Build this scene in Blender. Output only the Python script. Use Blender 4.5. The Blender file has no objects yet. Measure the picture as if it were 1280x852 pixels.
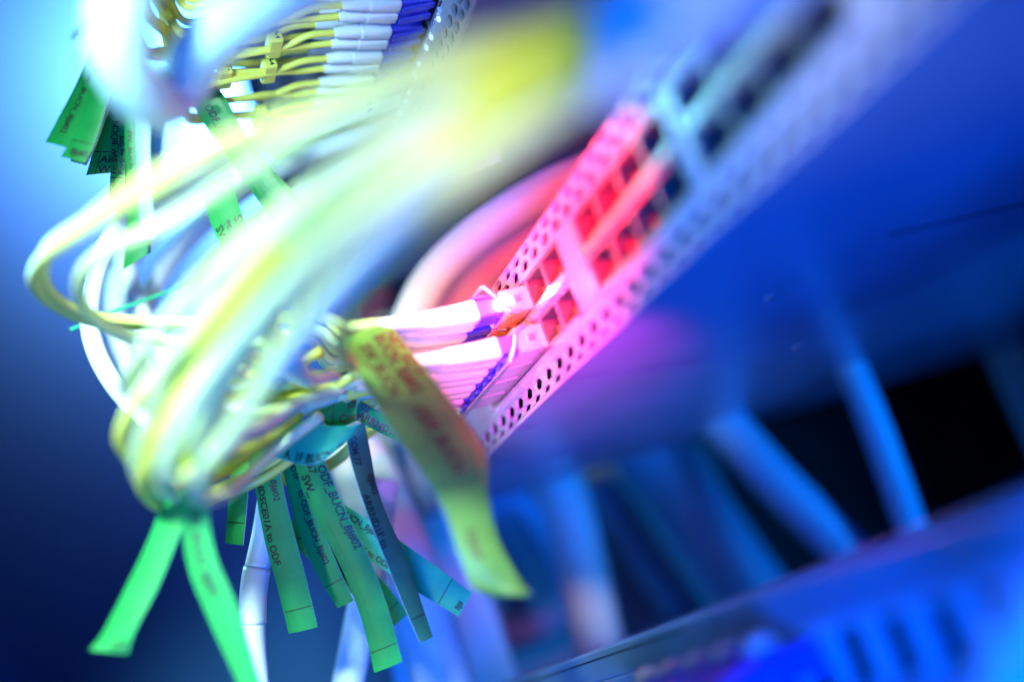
import bpy, math, random
from mathutils import Vector, Matrix
random.seed(7)
SC = bpy.context.scene
COL = SC.collection
MM = 0.001                      # everything below is written in millimetres

# ------------------------------------------------------------------ camera
# world: +X along the rack towards the camera, +Y into the rack, +Z up; switch face at y = 0
AX = Vector((-504, 605, 1500)).normalized() * -1
dz = -(0.34 * AX.x + 0.94 * AX.y) / AX.z
AD = Vector((0.34, 0.94, dz)).normalized()
AY = AX.cross(AD)
P0 = Vector((0, -7.193, 415.0))
def rel(p):                     # camera-frame millimetres -> world millimetres
    q = Vector(p) - P0
    return Vector((q.dot(AX), q.dot(AY), -q.dot(AD)))
def at(x, y, z):                # a sight line measured in the photograph and a distance in mm -> world mm
    return rel(((x - 640) / 1500 * z, (y - 426) / 1500 * z, z))
CAMPOS = rel((0, 0, 0))
cam = bpy.data.cameras.new('camera')
camo = bpy.data.objects.new('camera', cam); COL.objects.link(camo)
right = Vector((AX.x, AY.x, -AD.x)); down = Vector((AX.y, AY.y, -AD.y)); fwd = Vector((AX.z, AY.z, -AD.z))
M = Matrix.Identity(4)
for i in range(3):
    M[i][0] = right[i]; M[i][1] = -down[i]; M[i][2] = -fwd[i]; M[i][3] = CAMPOS[i] * MM
camo.matrix_world = M
cam.sensor_width = 36; cam.lens = 1500 / 1280 * 36
cam.clip_start = 0.005; cam.clip_end = 20
cam.dof.use_dof = True; cam.dof.focus_distance = 0.415; cam.dof.aperture_fstop = 2.1
cam.dof.aperture_blades = 0
SC.camera = camo

# ------------------------------------------------------------------ world and lamps
w = bpy.data.worlds.new('World'); SC.world = w; w.use_nodes = True
bg = w.node_tree.nodes['Background']
bg.inputs[0].default_value = (0.004, 0.07, 0.55, 1); bg.inputs[1].default_value = 0.10
def lamp(name, kind, loc, power, col, target=None, size=0.1, spot=None, blend=0.6, size_y=None):
    l = bpy.data.lights.new(name, kind); l.energy = power; l.color = col
    if kind == 'AREA':
        l.size = size
        if size_y: l.shape = 'RECTANGLE'; l.size_y = size_y
    else:
        l.shadow_soft_size = size
    if kind == 'SPOT':
        l.spot_size = spot; l.spot_blend = blend
    o = bpy.data.objects.new(name, l); COL.objects.link(o)
    o.location = Vector(loc) * MM
    if target is not None:
        o.rotation_euler = ((Vector(target) - Vector(loc)) * MM).to_track_quat('-Z', 'Y').to_euler()
    return o
WALLX = -900
lamp('wall_lamp', 'SPOT', (WALLX + 110, 165, 650), 26, (0.85, 0.88, 1.0), (WALLX, 165, 650), 0.03, math.radians(166), 0.3)
lamp('key_lamp', 'SPOT', (500, -300, 130), 50, (0.62, 1.0, 0.84), (20, -152, -8), 0.04, math.radians(31), 0.8)
lamp('bundle_fill', 'SPOT', (150, -330, -125), 4.4, (1.0, 1.0, 0.72), (188, -66, -20), 0.03, math.radians(19), 0.9)  # added fill that brightens the cords near the sleeve, no real source
lamp('upper_fill', 'SPOT', (250, -250, 20), 7.0, (0.45, 0.82, 1.0), (2, -48, 116), 0.03, math.radians(24), 0.8)  # added fill to lift the upper connectors
lamp('back_lamp', 'SPOT', (-420, -330, 330), 16.0, (0.22, 0.72, 1.0), (-50, -145, 20), 0.06, math.radians(34), 0.9)
lamp('blue_lamp', 'SPOT', (520, -260, -300), 28.0, (0.0, 0.12, 1.0), (85, 0, -98), 0.08, math.radians(48), 0.8)
lamp('left_blue_lamp', 'AREA', (-250, -500, -300), 0.4, (0.0, 0.30, 1.0), (-20, -100, -20), 0.3)
lamp('rack_fill', 'SPOT', (250, 270, -98), 6.0, (0.0, 0.26, 1.0), (-130, 190, -105), 0.03, math.radians(58), 1.0)  # added blue fill inside the gap, not a fitting of the rack
rl = lamp('red_lamp', 'SPOT', (100, -44, -2), 3.4, (1.0, 0.002, 0.004), (72, 0, 1), 0.004, math.radians(138), 1.0)
rl.scale = (1.0, 0.30, 1.0)
lamp('port_glow', 'SPOT', (32, -24, 3), 0.22, (1.0, 0.10, 0.22), (-10, -20, -10), 0.003, math.radians(124), 1.0)
lamp('pink_fill', 'SPOT', (150, -60, -98), 4.5, (1.0, 0.03, 0.40), (22, 3, -24), 0.006, math.radians(34), 1.0)  # added spot that tints bezel and underside pink, no real source
lamp('label_fill', 'SPOT', (140, -380, -250), 2.8, (0.70, 1.0, 0.80), (-10, -75, -62), 0.03, math.radians(25), 0.9)  # added fill for the hanging labels

SC.view_settings.view_transform = 'Standard'; SC.view_settings.look = 'None'
SC.view_settings.exposure = 0; SC.view_settings.gamma = 1
SC.render.engine = 'CYCLES'
SC.cycles.max_bounces = 6

# ------------------------------------------------------------------ materials
def mat(name, col, rough=0.4, metal=0.0, var=0.12, scale=60.0, bump=0.0, bscale=400.0, emit=None, sss=0.0, trans=0.0, coat=0.0):
    m = bpy.data.materials.new(name); m.use_nodes = True
    nt = m.node_tree; b = nt.nodes['Principled BSDF']
    tc = nt.nodes.new('ShaderNodeTexCoord')
    nz = nt.nodes.new('ShaderNodeTexNoise'); nz.inputs['Scale'].default_value = scale; nz.inputs['Detail'].default_value = 5
    nt.links.new(tc.outputs['Object'], nz.inputs['Vector'])
    rp = nt.nodes.new('ShaderNodeValToRGB')
    rp.color_ramp.elements[0].position = 0.3; rp.color_ramp.elements[1].position = 0.7
    rp.color_ramp.elements[0].color = tuple(c * (1 - var) for c in col) + (1,)
    rp.color_ramp.elements[1].color = tuple(min(1, c * (1 + var)) for c in col) + (1,)
    nt.links.new(nz.outputs['Fac'], rp.inputs['Fac']); nt.links.new(rp.outputs['Color'], b.inputs['Base Color'])
    b.inputs['Roughness'].default_value = rough; b.inputs['Metallic'].default_value = metal
    b.inputs['Coat Weight'].default_value = coat
    mr = nt.nodes.new('ShaderNodeMapRange'); mr.inputs['To Min'].default_value = max(0.03, rough - 0.1); mr.inputs['To Max'].default_value = min(1, rough + 0.12)
    nt.links.new(nz.outputs['Fac'], mr.inputs['Value']); nt.links.new(mr.outputs['Result'], b.inputs['Roughness'])
    if bump:
        n2 = nt.nodes.new('ShaderNodeTexNoise'); n2.inputs['Scale'].default_value = bscale; n2.inputs['Detail'].default_value = 3
        nt.links.new(tc.outputs['Object'], n2.inputs['Vector'])
        bp = nt.nodes.new('ShaderNodeBump'); bp.inputs['Strength'].default_value = bump; bp.inputs['Distance'].default_value = 0.0004
        nt.links.new(n2.outputs['Fac'], bp.inputs['Height']); nt.links.new(bp.outputs['Normal'], b.inputs['Normal'])
    if emit:
        b.inputs['Emission Color'].default_value = emit[0] + (1,); b.inputs['Emission Strength'].default_value = emit[1]
    if sss:
        b.inputs['Subsurface Weight'].default_value = sss; b.inputs['Subsurface Radius'].default_value = (0.003, 0.003, 0.002); b.inputs['Subsurface Scale'].default_value = 1
    if trans:
        tl = nt.nodes.new('ShaderNodeBsdfTranslucent'); nt.links.new(rp.outputs['Color'], tl.inputs['Color'])
        mx = nt.nodes.new('ShaderNodeMixShader'); mx.inputs[0].default_value = trans
        nt.links.new(b.outputs[0], mx.inputs[1]); nt.links.new(tl.outputs[0], mx.inputs[2])
        nt.links.new(mx.outputs[0], nt.nodes['Material Output'].inputs['Surface'])
    return m
MT = dict(
    wall=mat('wall_paint', (0.032, 0.165, 0.52), 0.9, var=0.04, scale=3),
    chassis=mat('painted_steel', (0.26, 0.42, 0.68), 0.32, 0.35, var=0.06, scale=25, bump=0.06, bscale=900),
    face=mat('face_plastic', (0.58, 0.62, 0.76), 0.38, 0.15, var=0.05, scale=90, bump=0.05, bscale=1500),
    cage=mat('cage_steel', (0.11, 0.10, 0.10), 0.45, 0.2, var=0.10, scale=120),
    tab=mat('tab_steel', (0.30, 0.29, 0.29), 0.4, 0.3, var=0.08, scale=200),
    dimgreen=mat('dimmed_green_label', (0.010, 0.26, 0.060), 0.36, var=0.14, scale=120, bump=0.10, bscale=300, trans=0.35),  # green label stock, darkened in colour to offset the strong key
    silver=mat('spring_steel', (0.85, 0.85, 0.86), 0.22, 0.8, var=0.08, scale=200),
    gold=mat('gold_contact', (0.95, 0.72, 0.22), 0.28, 0.7, var=0.08, scale=200),
    dark=mat('seam_shade_black', (0.01, 0.012, 0.015), 0.7, var=0.2),  # near-black for seams and for shade coloured into recesses
    shadepanel=mat('shade_panel', (0.012, 0.015, 0.022), 0.55, var=0.3, scale=15),  # black colour stands for the unlit depth of the rack
    litpanel=mat('lit_panel', (0.42, 0.44, 0.48), 0.5, 0.1, var=0.06, scale=15),  # lighter colour stands for the brighter lit part of the panel
    post=mat('rack_post_paint', (0.78, 0.80, 0.82), 0.4, 0.1, var=0.05, scale=20, bump=0.05, bscale=600),
    module=mat('module_metal', (0.78, 0.77, 0.78), 0.3, 0.5, var=0.08, scale=150),
    lcblue=mat('connector_blue', (0.09, 0.09, 0.80), 0.30, var=0.06, scale=100, coat=0.2),
    boot=mat('boot_white', (0.86, 0.86, 0.88), 0.42, var=0.04, scale=120, sss=0.15),
    yellow=mat('yellow_jacket', (0.82, 0.76, 0.12), 0.38, var=0.06, scale=90, bump=0.08, bscale=700),
    lemon=mat('lemon_jacket', (0.80, 0.84, 0.05), 0.42, var=0.06, scale=70, bump=0.06, bscale=600),
    softyellow=mat('partly_overlit_jacket', (0.80, 0.82, 0.26), 0.45, var=0.06, scale=70, bump=0.06, bscale=600),  # yellow jacket partly paled in colour for strong light
    pale=mat('overlit_yellow_jacket', (0.76, 0.86, 0.44), 0.40, var=0.06, scale=70, bump=0.06, bscale=600),  # yellow jacket paled in colour to stand for overexposure
    white=mat('white_jacket', (0.86, 0.88, 0.90), 0.36, var=0.04, scale=50, bump=0.05, bscale=600),
    paleblue=mat('pale_blue_jacket', (0.50, 0.72, 0.86), 0.40, var=0.05, scale=40),
    bluecable=mat('blue_grey_jacket', (0.26, 0.54, 0.78), 0.38, var=0.06, scale=30),
    green=mat('green_label', (0.02, 0.42, 0.09), 0.52, var=0.14, scale=120, bump=0.10, bscale=300, trans=0.35),
    teal=mat('teal_label', (0.04, 0.62, 0.36), 0.48, var=0.12, scale=120, bump=0.10, bscale=300, trans=0.35),
    slate=mat('slate_label', (0.03, 0.17, 0.10), 0.50, var=0.18, scale=140, bump=0.10, bscale=300, trans=0.25),
    lime=mat('lime_label', (0.34, 0.56, 0.09), 0.36, var=0.16, scale=90, bump=0.10, bscale=300, trans=0.35),
    icelabel=mat('ice_label', (0.42, 0.66, 0.80), 0.3, var=0.10, scale=90, bump=0.10, bscale=300, trans=0.35),
    paper=mat('label_edge', (0.80, 0.92, 0.95), 0.4, var=0.05),
    ink=mat('black_ink', (0.006, 0.012, 0.010), 0.5, var=0.2),
    redink=mat('brown_ink', (0.20, 0.03, 0.02), 0.5, var=0.2),
    greytext=mat('grey_print', (0.90, 0.90, 0.92), 0.5, var=0.05),
    sleeve=mat('green_shrink', (0.03, 0.36, 0.22), 0.25, var=0.1),
    plug=mat('blue_plug', (0.02, 0.10, 0.85), 0.3, var=0.06, scale=60),
    led=mat('led_lens', (1, 0.9, 0.9), 0.3, emit=((1.0, 0.62, 0.58), 70.0)),
    ledw=mat('led_white', (0.9, 0.95, 1.0), 0.3, emit=((0.45, 0.75, 1.0), 1.2)),
)

# ------------------------------------------------------------------ mesh helpers
def mesh_obj(name, verts, faces, m, parent=None, smooth=False, mi=None, mats=None):
    me = bpy.data.meshes.new(name)
    me.from_pydata([tuple(c * MM for c in v) for v in verts], [], faces); me.update()
    for k in (mats or [m]): me.materials.append(k)
    if mi: me.polygons.foreach_set('material_index', mi)
    if smooth: me.polygons.foreach_set('use_smooth', [True] * len(me.polygons))
    o = bpy.data.objects.new(name, me); COL.objects.link(o)
    if parent is not None:
        o.parent = parent
        o.matrix_parent_inverse = Matrix.Translation(parent_world(parent)).inverted()
    return o
def parent_world(p):
    v = Vector(p.location)
    return v if p.parent is None else (v if p.type == 'EMPTY' else Vector((0, 0, 0)))
def tag(o, label, cat, group=None):
    o['label'] = label; o['category'] = cat
    if group: o['group'] = group
    return o
def thing(name, loc, label, cat, group=None):
    o = bpy.data.objects.new(name, None); COL.objects.link(o)
    o.location = Vector(loc) * MM; o.empty_display_size = 0.01
    return tag(o, label, cat, group)
class MB:
    def __init__(s): s.v = []; s.f = []
    def add(s, v, f):
        n = len(s.v); s.v += [tuple(p) for p in v]; s.f += [tuple(i + n for i in q) for q in f]; return s
    def box(s, a, b, bev=0.0):
        (x0, y0, z0), (x1, y1, z1) = a, b
        if bev <= 0:
            v = [(x, y, z) for x in (x0, x1) for y in (y0, y1) for z in (z0, z1)]
            return s.add(v, [(0, 1, 3, 2), (4, 6, 7, 5), (0, 4, 5, 1), (2, 3, 7, 6), (0, 2, 6, 4), (1, 5, 7, 3)])
        c = [(x0 + x1) / 2, (y0 + y1) / 2, (z0 + z1) / 2]; h = [(x1 - x0) / 2, (y1 - y0) / 2, (z1 - z0) / 2]
        v = []; idx = {}
        for sx in (-1, 1):
            for sy in (-1, 1):
                for sz in (-1, 1):
                    for k in range(3):
                        p = [c[0] + sx * (h[0] - bev), c[1] + sy * (h[1] - bev), c[2] + sz * (h[2] - bev)]
                        p[k] = c[k] + (sx, sy, sz)[k] * h[k]
                        idx[(sx, sy, sz, k)] = len(v); v.append(tuple(p))
        f = []
        def fc(keys): f.append(tuple(idx[q] for q in keys))
        for e in (-1, 1):
            fc([(e, -1, -1, 0), (e, -1, 1, 0), (e, 1, 1, 0), (e, 1, -1, 0)][::-e])
            fc([(-1, e, -1, 1), (1, e, -1, 1), (1, e, 1, 1), (-1, e, 1, 1)][::-e])
            fc([(-1, -1, e, 2), (-1, 1, e, 2), (1, 1, e, 2), (1, -1, e, 2)][::-e])
            for g in (-1, 1):
                fc([(e, g, -1, 0), (e, g, 1, 0), (e, g, 1, 1), (e, g, -1, 1)])
                fc([(e, -1, g, 0), (e, 1, g, 0), (e, 1, g, 2), (e, -1, g, 2)])
                fc([(-1, e, g, 1), (1, e, g, 1), (1, e, g, 2), (-1, e, g, 2)])
                for hh in (-1, 1): fc([(e, g, hh, 0), (e, g, hh, 1), (e, g, hh, 2)])
        return s.add(v, f)
    def build(s, name, m, parent=None, smooth=False):
        return mesh_obj(name, s.v, s.f, m, parent, smooth)
def spline(pts, n=8):
    P = [Vector(p) for p in pts]; P = [P[0] * 2 - P[1]] + P + [P[-1] * 2 - P[-2]]
    out = []
    for i in range(1, len(P) - 2):
        a, b, c, d = P[i - 1:i + 3]
        for k in range(n):
            t = k / n
            out.append(0.5 * ((2 * b) + (c - a) * t + (2 * a - 5 * b + 4 * c - d) * t * t + (3 * b - a - 3 * c + d) * t ** 3))
    out.append(P[-2].copy()); return out
def tube_data(path, rad, sides=12, cap=True):
    """path: world mm points already fine; rad: number or function(i, n)"""
    n = len(path); V = []; F = []
    t0 = (path[1] - path[0]).normalized()
    nr = t0.orthogonal().normalized()
    for i in range(n):
        t = (path[min(i + 1, n - 1)] - path[max(i - 1, 0)]).normalized()
        nr = (nr - t * nr.dot(t)).normalized(); bn = t.cross(nr)
        r = rad(i, n) if callable(rad) else rad
        for k in range(sides):
            a = 2 * math.pi * k / sides
            V.append(path[i] + nr * (r * math.cos(a)) + bn * (r * math.sin(a)))
    for i in range(n - 1):
        for k in range(sides):
            k2 = (k + 1) % sides
            F.append((i * sides + k, i * sides + k2, (i + 1) * sides + k2, (i + 1) * sides + k))
    if cap:
        F.append(tuple(range(sides))[::-1]); F.append(tuple((n - 1) * sides + k for k in range(sides)))
    return V, F
def tube(name, path, rad, m, parent=None, sides=12):
    V, F = tube_data(path, rad, sides); return mesh_obj(name, V, F, m, parent, True)

# ------------------------------------------------------------------ text
VL = bpy.context.view_layer
_tc = {}
def text_mesh(s, size):
    key = (s, size)
    if key in _tc: return _tc[key]
    cu = bpy.data.curves.new('lettering', 'FONT'); cu.body = s; cu.size = size; cu.resolution_u = 2
    cu.offset = size * 0.03
    o = bpy.data.objects.new('lettering', cu); COL.objects.link(o); VL.update()
    me = o.evaluated_get(bpy.context.evaluated_depsgraph_get()).to_mesh()
    v = [(p.co.x, p.co.y) for p in me.vertices]; f = [tuple(q.vertices) for q in me.polygons]
    o.evaluated_get(bpy.context.evaluated_depsgraph_get()).to_mesh_clear()
    bpy.data.objects.remove(o); bpy.data.curves.remove(cu)
    _tc[key] = (v, f); return v, f

# ------------------------------------------------------------------ label strips
class Strip:
    """a thin bent strip; stations give its two edges (left, right as one travels down it) in world mm"""
    def __init__(s, stations, n=10):
        s.L = spline([a for a, b in stations], n); s.R = spline([b for a, b in stations], n)
        mid = [(a + b) / 2 for a, b in zip(s.L, s.R)]
        s.d = [0.0]
        for i in range(1, len(mid)): s.d.append(s.d[-1] + (mid[i] - mid[i - 1]).length)
        s.len = s.d[-1]; s.wid = sum((a - b).length for a, b in zip(s.L, s.R)) / len(mid)
        s.N = []
        for i in range(len(mid)):
            t = mid[min(i + 1, len(mid) - 1)] - mid[max(i - 1, 0)]
            s.N.append(t.cross(s.R[i] - s.L[i]).normalized())
        h = len(mid) // 2
        s.sg = 1.0
    def frame(s, u):
        u = max(0, min(s.len - 1e-4, u)); i = 0
        while i < len(s.d) - 2 and s.d[i + 1] < u: i += 1
        t = (u - s.d[i]) / max(1e-6, s.d[i + 1] - s.d[i])
        return s.L[i].lerp(s.L[i + 1], t), s.R[i].lerp(s.R[i + 1], t), s.N[i].lerp(s.N[i + 1], t).normalized()
    def pt(s, u, v, off=0.0):
        l, r, n = s.frame(u)
        b = 0.06 * s.wid * (1 - (2 * v - 1) ** 2)         # slight crown across the strip
        return l.lerp(r, v) + n * (off + b)
    def build(s, name, m, parent, thick=0.42):
        us = s.d; C = [0, .15, .35, .5, .65, .85, 1]; nc = len(C); V = []; F = []; MI = []
        for u in us:
            for v in C: V.append(s.pt(u, v, thick / 2))
            for v in C: V.append(s.pt(u, v, -thick / 2))
        st = 2 * nc; n = len(us)
        for i in range(n - 1):
            a = i * st; b = a + st
            for k in range(nc - 1):
                F.append((a + k, a + k + 1, b + k + 1, b + k)); MI.append(0)
                F.append((a + nc + k, b + nc + k, b + nc + k + 1, a + nc + k + 1)); MI.append(0)
            F.append((a, b, b + nc, a + nc)); MI.append(1)
            F.append((a + nc - 1, a + st - 1, b + st - 1, b + nc - 1)); MI.append(1)
        e = (n - 1) * st
        for k in range(nc - 1):
            F.append((k, k + nc, k + nc + 1, k + 1)); MI.append(1)
            F.append((e + k, e + k + 1, e + nc + k + 1, e + nc + k)); MI.append(1)
        return mesh_obj(name, V, F, m, parent, False, MI, [m, MT['paper']])
    def write(s, body, u0, v0, size, parent, rot=0, m=None):
        v, f = text_mesh(body, size); V = []
        for x, y in v:
            if rot == 0: u, q = u0 + x, v0 + y / s.wid
            elif rot == 180: u, q = u0 - x, v0 - y / s.wid
            elif rot == 90: u, q = u0 - y, v0 + x / s.wid
            else: u, q = u0 + y, v0 - x / s.wid
            V.append(s.pt(u, max(0.02, min(0.98, q)), 0.27))
        return mesh_obj('printed_text', V, f, m or MT['ink'], parent)
    def rule(s, u, parent, w=0.35, v0=0.03, v1=0.97, m=None):
        V = []; F = []; N = 6
        for i in range(N + 1):
            v = v0 + (v1 - v0) * i / N
            V += [s.pt(u - w / 2, v, 0.26), s.pt(u + w / 2, v, 0.26)]
        for i in range(N): F.append((2 * i, 2 * i + 1, 2 * i + 3, 2 * i + 2))
        return mesh_obj('printed_rule', V, F, m or MT['ink'], parent)
    def vrule(s, v, u0, u1, parent, w=0.3, m=None):
        V = []; F = []; N = 10; dv = w / s.wid / 2
        for i in range(N + 1):
            u = u0 + (u1 - u0) * i / N
            V += [s.pt(u, v - dv, 0.26), s.pt(u, v + dv, 0.26)]
        for i in range(N): F.append((2 * i, 2 * i + 1, 2 * i + 3, 2 * i + 2))
        return mesh_obj('printed_rule', V, F, m or MT['ink'], parent)
def label_flag(label, stations, m, texts=(), rules=(), vrules=(), group='cable label flags', ink=None):
    st = [(at(*a), at(*b)) for a, b in stations]
    S = Strip(st); top = (st[0][0] + st[0][1]) / 2
    t = thing('label_flag', top, label, 'label', group)
    S.build('strip', MT[m], t)
    for (body, u, v, size, rot) in texts: S.write(body, S.len * u, v, size * 1.15, t, rot, ink)
    for u in rules: S.rule(S.len * u, t, m=ink)
    for (v, u0, u1) in vrules: S.vrule(v, S.len * u0, S.len * u1, t, m=ink)
    return t

# ------------------------------------------------------------------ setting: wall behind
wo = MB().box((WALLX - 20, -1400, -900), (WALLX, 1400, 1500)).build('wall', MT['wall']); wo['kind'] = 'structure'

# ------------------------------------------------------------------ rack frame
def rack_post(loc, label):
    x, y = loc
    t = thing('rack_post', (x, y, -500), label, 'rack post', 'posts of the equipment rack')
    m = MB(); z0, z1, w_, dp, hole, pit = -500.0, 500.0, 26.0, 30.0, 9.5, 15.88
    # perforated front web: side strips and the bars between the square holes
    m.box((x, y, z0), (x + 8, y + 2, z1)); m.box((x + 18, y, z0), (x + w_, y + 2, z1))
    z = z0
    while z < z1 - pit:
        m.box((x + 8, y, z), (x + 18, y + 2, z + pit - hole)); z += pit
    m.build('web', MT['post'], t)
    MB().box((x - 2, y - 0.6, z0), (x, y + dp, z1)).build('flange', MT['post'], t)
    return t
rack_post((-212, 2, 0)[:2], 'pale front rack post with square holes behind the hanging green labels')
rack_post((-200, 380, 0)[:2], 'blue-lit rear rack post at the right edge beside the black opening')
t = thing('side_panel', (-330, 0, -500), 'side panel, lit half and shaded half coloured in, across the far side of the rack', 'rack panel')  # one panel, its light and shade split into two sheet colours
MB().box((-332, 20, -500), (-330, 250, 500)).build('sheet', MT['litpanel'], t)
MB().box((-332, 252, -500), (-330, 640, 500)).build('sheet', MT['shadepanel'], t)
t = thing('rear_panel', (0, 640, -500), 'rear panel blackened for the shade deep inside the rack', 'rack panel')  # black colour stands for shade in the rack
MB().box((-330, 642, -500), (330, 645, 500)).build('sheet', MT['shadepanel'], t)

# ------------------------------------------------------------------ switches
def hexband(x0, x1, z0, z1, rows, pitch, y=0.0, th=1.3, fill=0.80):
    # rows: relative heights of the rows, from the bottom up
    """punched sheet: staggered rows of elongated hexagonal holes, real through holes"""
    m = MB(); zb = z0
    for r, wt in enumerate(rows):
        rh = (z1 - z0) * wt / sum(rows); za = zb; zb = za + rh; zc = (za + zb) / 2
        x = x0 - (pitch / 2 if r % 2 else 0)
        while x < x1 - 0.01:
            a, b = max(x, x0), min(x + pitch, x1); x += pitch
            if b - a < pitch * 0.3:
                m.box((a, y, za), (b, y + th, zb)); continue
            xc = (a + b) / 2; hw = (b - a) / 2 * fill; hh = rh / 2 * 0.84
            hx = [(-hw, 0), (-hw * .55, -hh), (hw * .55, -hh), (hw, 0), (hw * .55, hh), (-hw * .55, hh)]
            oc = [(a, zc), (a, za), (b, za), (b, zc), (b, zb), (a, zb)]
            V = [(p[0], y, p[1]) for p in oc] + [(xc + p[0], y, zc + p[1]) for p in hx] + [(xc + p[0], y + th, zc + p[1]) for p in hx]
            F = []
            for i in range(6):
                j = (i + 1) % 6
                F.append((i, j, 6 + j, 6 + i)); F.append((6 + i, 6 + j, 12 + j, 12 + i))
            m.add(V, F)
    return m
PITCH = 15.9
def make_cage_mesh():
    m = MB(); a, b, d, t_ = PITCH / 2 - 0.25, 4.85, 46.0, 0.3
    m.box((-a, 0.6, -b), (-a + t_, d, b)); m.box((a - t_, 0.6, -b), (a, d, b))
    m.box((-a + t_, 0.6, b - t_), (a - t_, d, b)); m.box((-a + t_, 0.6, -b), (a - t_, d, -b + t_))
    m.box((-a + t_, d - t_, -b + t_), (a - t_, d, b - t_))
    me = bpy.data.meshes.new('port_cage'); me.from_pydata([tuple(c * MM for c in v) for v in m.v], [], m.f); me.materials.append(MT['cage']); me.update()
    m = MB()
    for s in (-1, 1):
        xa = s * (a - t_); xb = s * (a - t_ - 0.8)
        m.box((min(xa, xb), 5, -1.3), (max(xa, xb), 7.6, 1.3), 0.2)
        for q in range(3): m.box((min(xa, xb), 14 + q * 9, -0.5), (max(xa, xb), 19 + q * 9, 0.5), 0.1)
    m2 = bpy.data.meshes.new('latch_tab'); m2.from_pydata([tuple(c * MM for c in v) for v in m.v], [], m.f); m2.materials.append(MT['tab']); m2.update()
    m = MB(); a += 0.15; b += 0.1; e = 0.28
    m.box((-a, -0.25, -b), (-a + e, 0.55, b)); m.box((a - e, -0.25, -b), (a, 0.55, b))
    m.box((-a + e, -0.25, b - e), (a - e, 0.55, b)); m.box((-a + e, -0.25, -b), (a - e, 0.55, -b + e))
    m3 = bpy.data.meshes.new('rim'); m3.from_pydata([tuple(c * MM for c in v) for v in m.v], [], m.f); m3.materials.append(MT['silver']); m3.update()
    return me, m2, m3
CAGE, TAB, RIM = make_cage_mesh()
def port_cage(parent, x, z):
    o = bpy.data.objects.new('port_cage', CAGE); COL.objects.link(o); o.parent = parent
    o.location = (Vector((x, 0, z)) * MM) - parent.location
    p = bpy.data.objects.new('latch_tab', TAB); COL.objects.link(p); p.parent = o
    p = bpy.data.objects.new('rim', RIM); COL.objects.link(p); p.parent = o
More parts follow.
